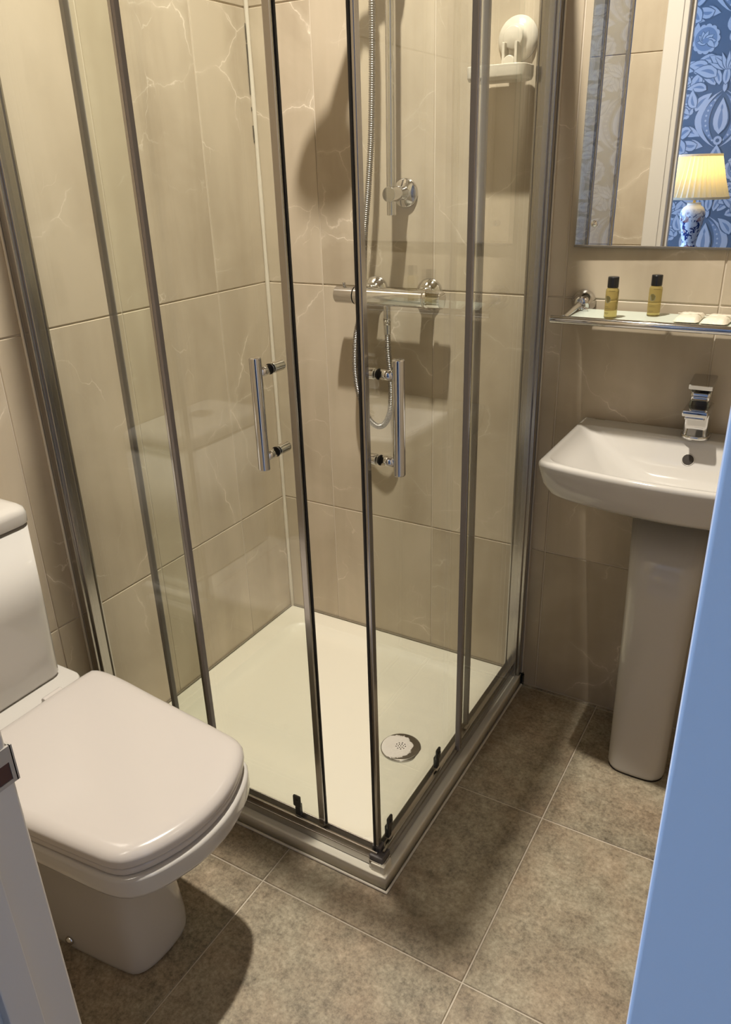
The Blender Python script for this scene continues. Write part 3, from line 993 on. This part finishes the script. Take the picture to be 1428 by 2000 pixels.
# ------------------------------------------------------------ washbasin, pedestal, tap
BC = 1.078
BX0, BX1, BF, BZ = .845, 1.311, -.316, .748
wbn = thing('washbasin', (BC, 0, BZ), 'white ceramic washbasin on a pedestal under the glass shelf', 'washbasin')
N = 128
rim = rrect(BX0, BX1, BF, -.001, (.006, .006, .016, .016), N, bow=.030)
def bas(dl, dbk, dfr, r, bow=.030): return rrect(BX0 + dl, BX1 - dl, BF + dfr, -.001 - dbk, r, N, bow=bow)
bm = bmesh.new()
loops = [at_z(rrect(BC - .066, BC + .066, -.205, -.03, .03, N), .640),
         at_z(rrect(BC - .085, BC + .085, -.225, -.012, .035, N), .640),
         at_z(bas(.120, 0, .075, .04, .02), .650),
         at_z(bas(.055, 0, .034, .04, .025), .664),
         at_z(bas(.026, 0, .022, .035), .674),
         at_z(bas(.015, 0, .014, (.006, .006, .03, .03)), .682),
         at_z(bas(.007, 0, .007, (.006, .006, .02, .02)), .702),
         at_z(inset(rim, 0.0), .738), at_z(inset(rim, .0012), .744), at_z(inset(rim, .004), .7472), at_z(inset(rim, .008), BZ),
         at_z(bas(.012, .052, .013, (.02, .02, .03, .03)), BZ - .0005),
         at_z(bas(.015, .056, .016, (.02, .02, .03, .03)), BZ - .003),
         at_z(bas(.022, .060, .022, (.02, .02, .03, .03)), BZ - .010),
         at_z(bas(.075, .076, .055, (.03, .03, .04, .04)), BZ - .045),
         at_z(bas(.125, .092, .085, (.035, .035, .04, .04), .02), BZ - .072),
         at_z(bas(.165, .115, .110, (.03, .03, .03, .03), .01), BZ - .085),
         at_z(bas(.21, .150, .145, (.01, .01, .01, .01), .0), BZ - .090)]
loft(bm, loops)
part(wbn, 'basin_bowl', bm, M['ceramic'], 50)
bm = bmesh.new()
on = Vector((0, -.90, .45)).normalized()
oc = Vector((1.0785, -.0745, .7075))
lathe(bm, [(.0125, -.004), (.0125, .0012), (.0110, .0016), (.0105, 0)], oc, on, 28, cap1=False)
ofr = part(wbn, 'overflow_ring', bm, M['ceramic'], 40)
bm = bmesh.new(); lathe(bm, [(.0108, 0), (.0, .0002)], oc + on * .0012, on, 24)
part(ofr, 'overflow_hole', bm, M['dark'])
bm = bmesh.new(); lathe(bm, [(.020, 0), (.020, .002), (.015, .003), (.0, .0025)], (BC, -.19, BZ - .091), n=28)
part(wbn, 'plug_hole', bm, M['chrome'], 40)
bm = bmesh.new(); box(bm, .872, .893, -.0125, -.0105, BZ, BZ + .0004)
part(wbn, 'maker_mark', bm, M['print_grey'], label='faint printed maker mark on the rim')

pd = thing('basin_pedestal', (BC, -.11, 0), 'tall white ceramic pedestal standing on the floor under the washbasin', 'pedestal')
bm = bmesh.new()
N = 64
def pl(hw, f, b, r, z): return at_z(rrect(BC - hw, BC + hw, f, b, (r * .5, r * .5, r, r), N, bow=.006), z)
loft(bm, [pl(.058, -.204, -.03, .028, 0), pl(.0605, -.208, -.03, .03, .004), pl(.0615, -.210, -.03, .03, .012), pl(.063, -.208, -.03, .03, .2), pl(.068, -.205, -.03, .03, .45), pl(.074, -.204, -.03, .032, .640)])
part(pd, 'column', bm, M['ceramic'], 50)
bm = bmesh.new(); loft(bm, [pl(.0595, -.2085, -.03, .028, .0003), pl(.0595, -.2085, -.03, .028, .0022)])
part(pd, 'floor_joint', bm, M['dark'], label='dark joint line at the floor')

tp = thing('basin_tap', (1.082, -.045, BZ), 'square chrome mixer tap at the back of the washbasin', 'tap')
N = 48
bm = bmesh.new()
TY = -.045
def sq(hx, y0, y1, r, z): return at_z(rrect(1.082 - hx, 1.082 + hx, y0, y1, r, N), z)
loft(bm, [sq(.0265, TY - .026, TY + .026, .022, BZ - .001), sq(.0275, TY - .027, TY + .027, .022, BZ + .002), sq(.0275, TY - .027, TY + .027, .022, BZ + .006), sq(.025, TY - .0245, TY + .0245, .02, BZ + .008)])
part(tp, 'base_ring', bm, M['chrome'], 35)
bm = bmesh.new()
loft(bm, [sq(.0235, TY - .022, TY + .022, .008, BZ + .008), sq(.0225, TY - .021, TY + .021, .006, BZ + .03), sq(.0228, TY - .022, TY + .021, .005, BZ + .055), sq(.0228, TY - .022, TY + .021, .005, BZ + .066)])
part(tp, 'body', bm, M['chrome'], 35)
bm = bmesh.new(); box(bm, 1.082 - .0235, 1.082 + .0235, TY - .062, TY + .020, BZ + .056, BZ + .0685, .003)
box(bm, 1.082 - .018, 1.082 + .018, TY - .060, TY - .012, BZ + .050, BZ + .057, .002)
part(tp, 'spout', bm, M['chrome'], 35)
bm = bmesh.new()
loft(bm, [sq(.0195, TY - .020, TY + .018, .005, BZ + .067), sq(.0180, TY - .019, TY + .017, .005, BZ + .085), sq(.0205, TY - .022, TY + .019, .005, BZ + .104)])
lv = part(tp, 'cartridge_neck', bm, M['chrome'], 35)
bm = bmesh.new()
v = loft(bm, [at_z(rrect(-.0215, .0215, -.032, .028, .003, N), 0), at_z(rrect(-.022, .022, -.033, .029, .003, N), .001), at_z(rrect(-.022, .022, -.033, .029, .003, N), .009), at_z(rrect(-.021, .021, -.032, .028, .003, N), .010)])
bmesh.ops.rotate(bm, verts=bm.verts, cent=(0, 0, 0), matrix=Matrix.Rotation(math.radians(8), 3, 'X'))
bmesh.ops.translate(bm, verts=bm.verts, vec=(1.082, TY, BZ + .107))
part(tp, 'lever', bm, M['chrome'], 35)

# ------------------------------------------------------------ toilet
YC = -1.036
to = thing('toilet', (.28, YC, 0), 'white close coupled toilet with closed lid beside the shower', 'toilet')
N = 96
def sym(prof, n=N, dy=0.0):
    """half profile (x, half width) from back centre to front tip -> closed ccw outline"""
    c = catmull([(x, h, 0) for x, h in prof], 8)
    up = [(p.x, YC + dy + max(p.y, 0)) for p in c]
    dn = [(p.x, YC + dy - max(p.y, 0)) for p in c]
    return resample(list(reversed(dn)) and [*dn, *reversed(up[1:-1])], n)
lid_o = sym([(.186, 0), (.186, .09), (.188, .150), (.198, .164), (.225, .169), (.27, .168), (.35, .160), (.45, .151), (.52, .144), (.556, .139), (.578, .128), (.597, .102), (.612, .065), (.620, .03), (.622, 0)])
rim_o = sym([(.012, 0), (.012, .10), (.014, .145), (.03, .156), (.10, .157), (.18, .160), (.26, .164), (.35, .160), (.45, .153), (.52, .148), (.560, .141), (.584, .128), (.604, .100), (.618, .062), (.6255, .03), (.627, 0)])
stem_f = sym([(.10, 0), (.10, .06), (.105, .085), (.13, .088), (.20, .086), (.30, .083), (.38, .076), (.42, .071), (.445, .066), (.458, .054), (.466, .03), (.468, 0)])
stem_m = sym([(.10, 0), (.10, .06), (.105, .082), (.13, .085), (.20, .082), (.30, .078), (.38, .072), (.415, .068), (.438, .062), (.450, .050), (.458, .03), (.460, 0)])
stem_u = sym([(.06, 0), (.06, .07), (.065, .10), (.10, .105), (.18, .105), (.30, .100), (.40, .090), (.45, .082), (.475, .074), (.492, .058), (.50, .03), (.502, 0)])
stem_r = sym([(.04, 0), (.04, .08), (.045, .12), (.08, .128), (.18, .133), (.30, .136), (.40, .130), (.48, .122), (.525, .112), (.552, .09), (.566, .045), (.570, 0)])
bm = bmesh.new()
loft(bm, [at_z(inset(stem_f, .004), 0), at_z(inset(stem_f, .0008), .003), at_z(stem_f, .012), at_z(stem_f, .04), at_z(stem_m, .13), at_z(mix(stem_m, stem_u, .25), .20), at_z(stem_u, .265),
          at_z(stem_r, .310), at_z(inset(rim_o, .010), .328), at_z(inset(rim_o, .003), .334), at_z(inset(rim_o, .0), .342), at_z(rim_o, .366), at_z(inset(rim_o, .002), .370), at_z(inset(rim_o, .008), .373)])
dk = rrect(.010, .181, YC - .152, YC + .152, (.03, .004, .004, .03), N)
loft(bm, [at_z(dk, .368), at_z(dk, .392), at_z(inset(dk, .0015), .3955), at_z(inset(dk, .005), .3975)])
part(to, 'pan', bm, M['ceramic'], 50)
bm = bmesh.new()
seat_o = inset(lid_o, .003)
loft(bm, [at_z(inset(seat_o, .004), .3735), at_z(seat_o, .376), at_z(seat_o, .385), at_z(inset(seat_o, .003), .3875)])
part(to, 'seat', bm, M['lid'], 50)
bm = bmesh.new()
loft(bm, [at_z(inset(lid_o, .003), .3885), at_z(inset(lid_o, .0006), .390), at_z(lid_o, .393), at_z(lid_o, .401), at_z(inset(lid_o, .0015), .4055), at_z(inset(lid_o, .006), .4105), at_z(inset(lid_o, .013), .4138),
          at_z(scl(inset(lid_o, .013), .94), .4156), at_z(scl(inset(lid_o, .013), .80), .4168), at_z(scl(inset(lid_o, .013), .4), .4174)])
part(to, 'lid', bm, M['lid'], 50)
for s in (-1, 1):
    bm = bmesh.new(); rod(bm, (.181, YC + s * .075 - .02, .401), (.181, YC + s * .075 + .02, .401), .007, n=16, bev=.002); pass
    part(to, 'hinge', bm, M['lid'], 40)
bm = bmesh.new()
CY0, CY1 = YC - .137, YC + .137
def cis(xf, h, r, z): return at_z(rrect(.003, xf, YC - h, YC + h, (r, .004, .004, r), N), z)
loft(bm, [cis(.128, .130, .015, .3976), cis(.134, .134, .018, .400), cis(.137, .1355, .02, .406), cis(.149, .1315, .022, .56), cis(.158, .128, .024, .722)])
part(to, 'cistern', bm, M['ceramic'], 50)
bm = bmesh.new()
def clid(xf, h, r, z): return cis(xf, h, r, z)
loft(bm, [clid(.1575, .1275, .024, .7235), clid(.1595, .1295, .025, .7255), clid(.160, .130, .025, .742), clid(.1575, .1275, .025, .750), clid(.151, .122, .024, .7545), clid(.138, .110, .02, .757), clid(.11, .09, .02, .758)])
cld = part(to, 'cistern_lid', bm, M['ceramic'], 50)
bm = bmesh.new(); lathe(bm, [(.026, 0), (.026, .003), (.024, .005), (.0, .005)], (.08, YC, .757), n=32)
part(cld, 'flush_button', bm, M['chrome'], 40)
for s in (-1, 1):
    bm = bmesh.new(); lathe(bm, [(.0085, 0), (.0085, .003), (.0065, .007), (.0, .0085)], (.312, YC + s * .0815, .024), (0, s, 0), 20)
    part(to, 'bolt_cap', bm, M['chrome'], 50, 'chrome fixing bolt cap near the floor')

# ------------------------------------------------------------ bedroom lamp on its table (seen in the mirror)
LX, LY, TZT = .622, -2.92, .846
tb = thing('bedside_table', (LX, LY, 0), 'dark wooden table under the lit lamp by the papered wall', 'table')
bm = bmesh.new(); box(bm, LX - .24, LX + .24, LY - .2, LY + .2, TZT - .025, TZT, .006)
part(tb, 'table_top', bm, M['wood'], 40)
bm = bmesh.new(); box(bm, LX - .21, LX + .21, LY - .17, LY + .17, TZT - .30, TZT - .025, .003)
dw = part(tb, 'drawer_box', bm, M['wood'])
bm = bmesh.new(); lathe(bm, [(.006, 0), (.006, .012), (.013, .018), (.013, .024), (.008, .028)], (LX, LY + .17, TZT - .16), (0, 1, 0), 20)
part(dw, 'knob', bm, M['chrome'], 40)
for sx in (-1, 1):
    for sy in (-1, 1):
        bm = bmesh.new(); rod(bm, (LX + sx * .19, LY + sy * .15, TZT - .30), (LX + sx * .19, LY + sy * .15, 0), .02, .012, n=12)
        part(tb, 'leg', bm, M['wood'], 40)
lp = thing('table_lamp', (LX, LY, TZT), 'lit table lamp with cream pleated shade and blue white vase base', 'lamp')
bm = bmesh.new()
lathe(bm, [(.045, 0), (.05, .004), (.048, .02), (.036, .035), (.036, .05), (.046, .10), (.057, .15), (.062, .18), (.060, .20), (.050, .218), (.036, .228), (.033, .236), (.036, .242)], (LX, LY, TZT), n=40)
part(lp, 'base', bm, M['delft'], 50, 'blue and white porcelain vase base')
bm = bmesh.new(); rod(bm, (LX, LY, TZT + .24), (LX, LY, TZT + .33), .007, n=12)
part(lp, 'stem', bm, mat('brass', (.6, .42, .15), .3, 1.0), 40)
bm = bmesh.new()
n = 72
def pleat(r, z): return [Vector((LX + (r + (.006 if i % 2 else -.006)) * math.cos(2 * PI * i / n), LY + (r + (.006 if i % 2 else -.006)) * math.sin(2 * PI * i / n), TZT + z)) for i in range(n)]
loft(bm, [pleat(.157, .265), pleat(.128, .355), pleat(.100, .462)], cap0=False, cap1=False)
part(lp, 'shade', bm, M['shade'], label='cream pleated shade')
for r, z in ((.1640, .263), (.1070, .462)):
    bm = bmesh.new()
    lathe(bm, [(r, -.005), (r + .001, 0), (r, .006), (r - .003, .006), (r - .003, -.005)], (LX, LY, TZT + z), n=64, cap0=False, cap1=False)
    part(lp, 'shade_trim', bm, M['shade'], 40)
bm = bmesh.new(); lathe(bm, [(.008, 0), (.02, .02), (.026, .04), (.02, .06), (.006, .068)], (LX, LY, TZT + .31), n=24)
part(lp, 'bulb', bm, M['bulb'], 60)
bl = bpy.data.lights.new('table_lamp_light', 'POINT'); bl.energy = 2.3; bl.color = (1.0, .74, .36); bl.shadow_soft_size = .03
blo = bpy.data.objects.new('table_lamp_light', bl); COL.objects.link(blo); blo.location = (LX, LY, TZT + .405)
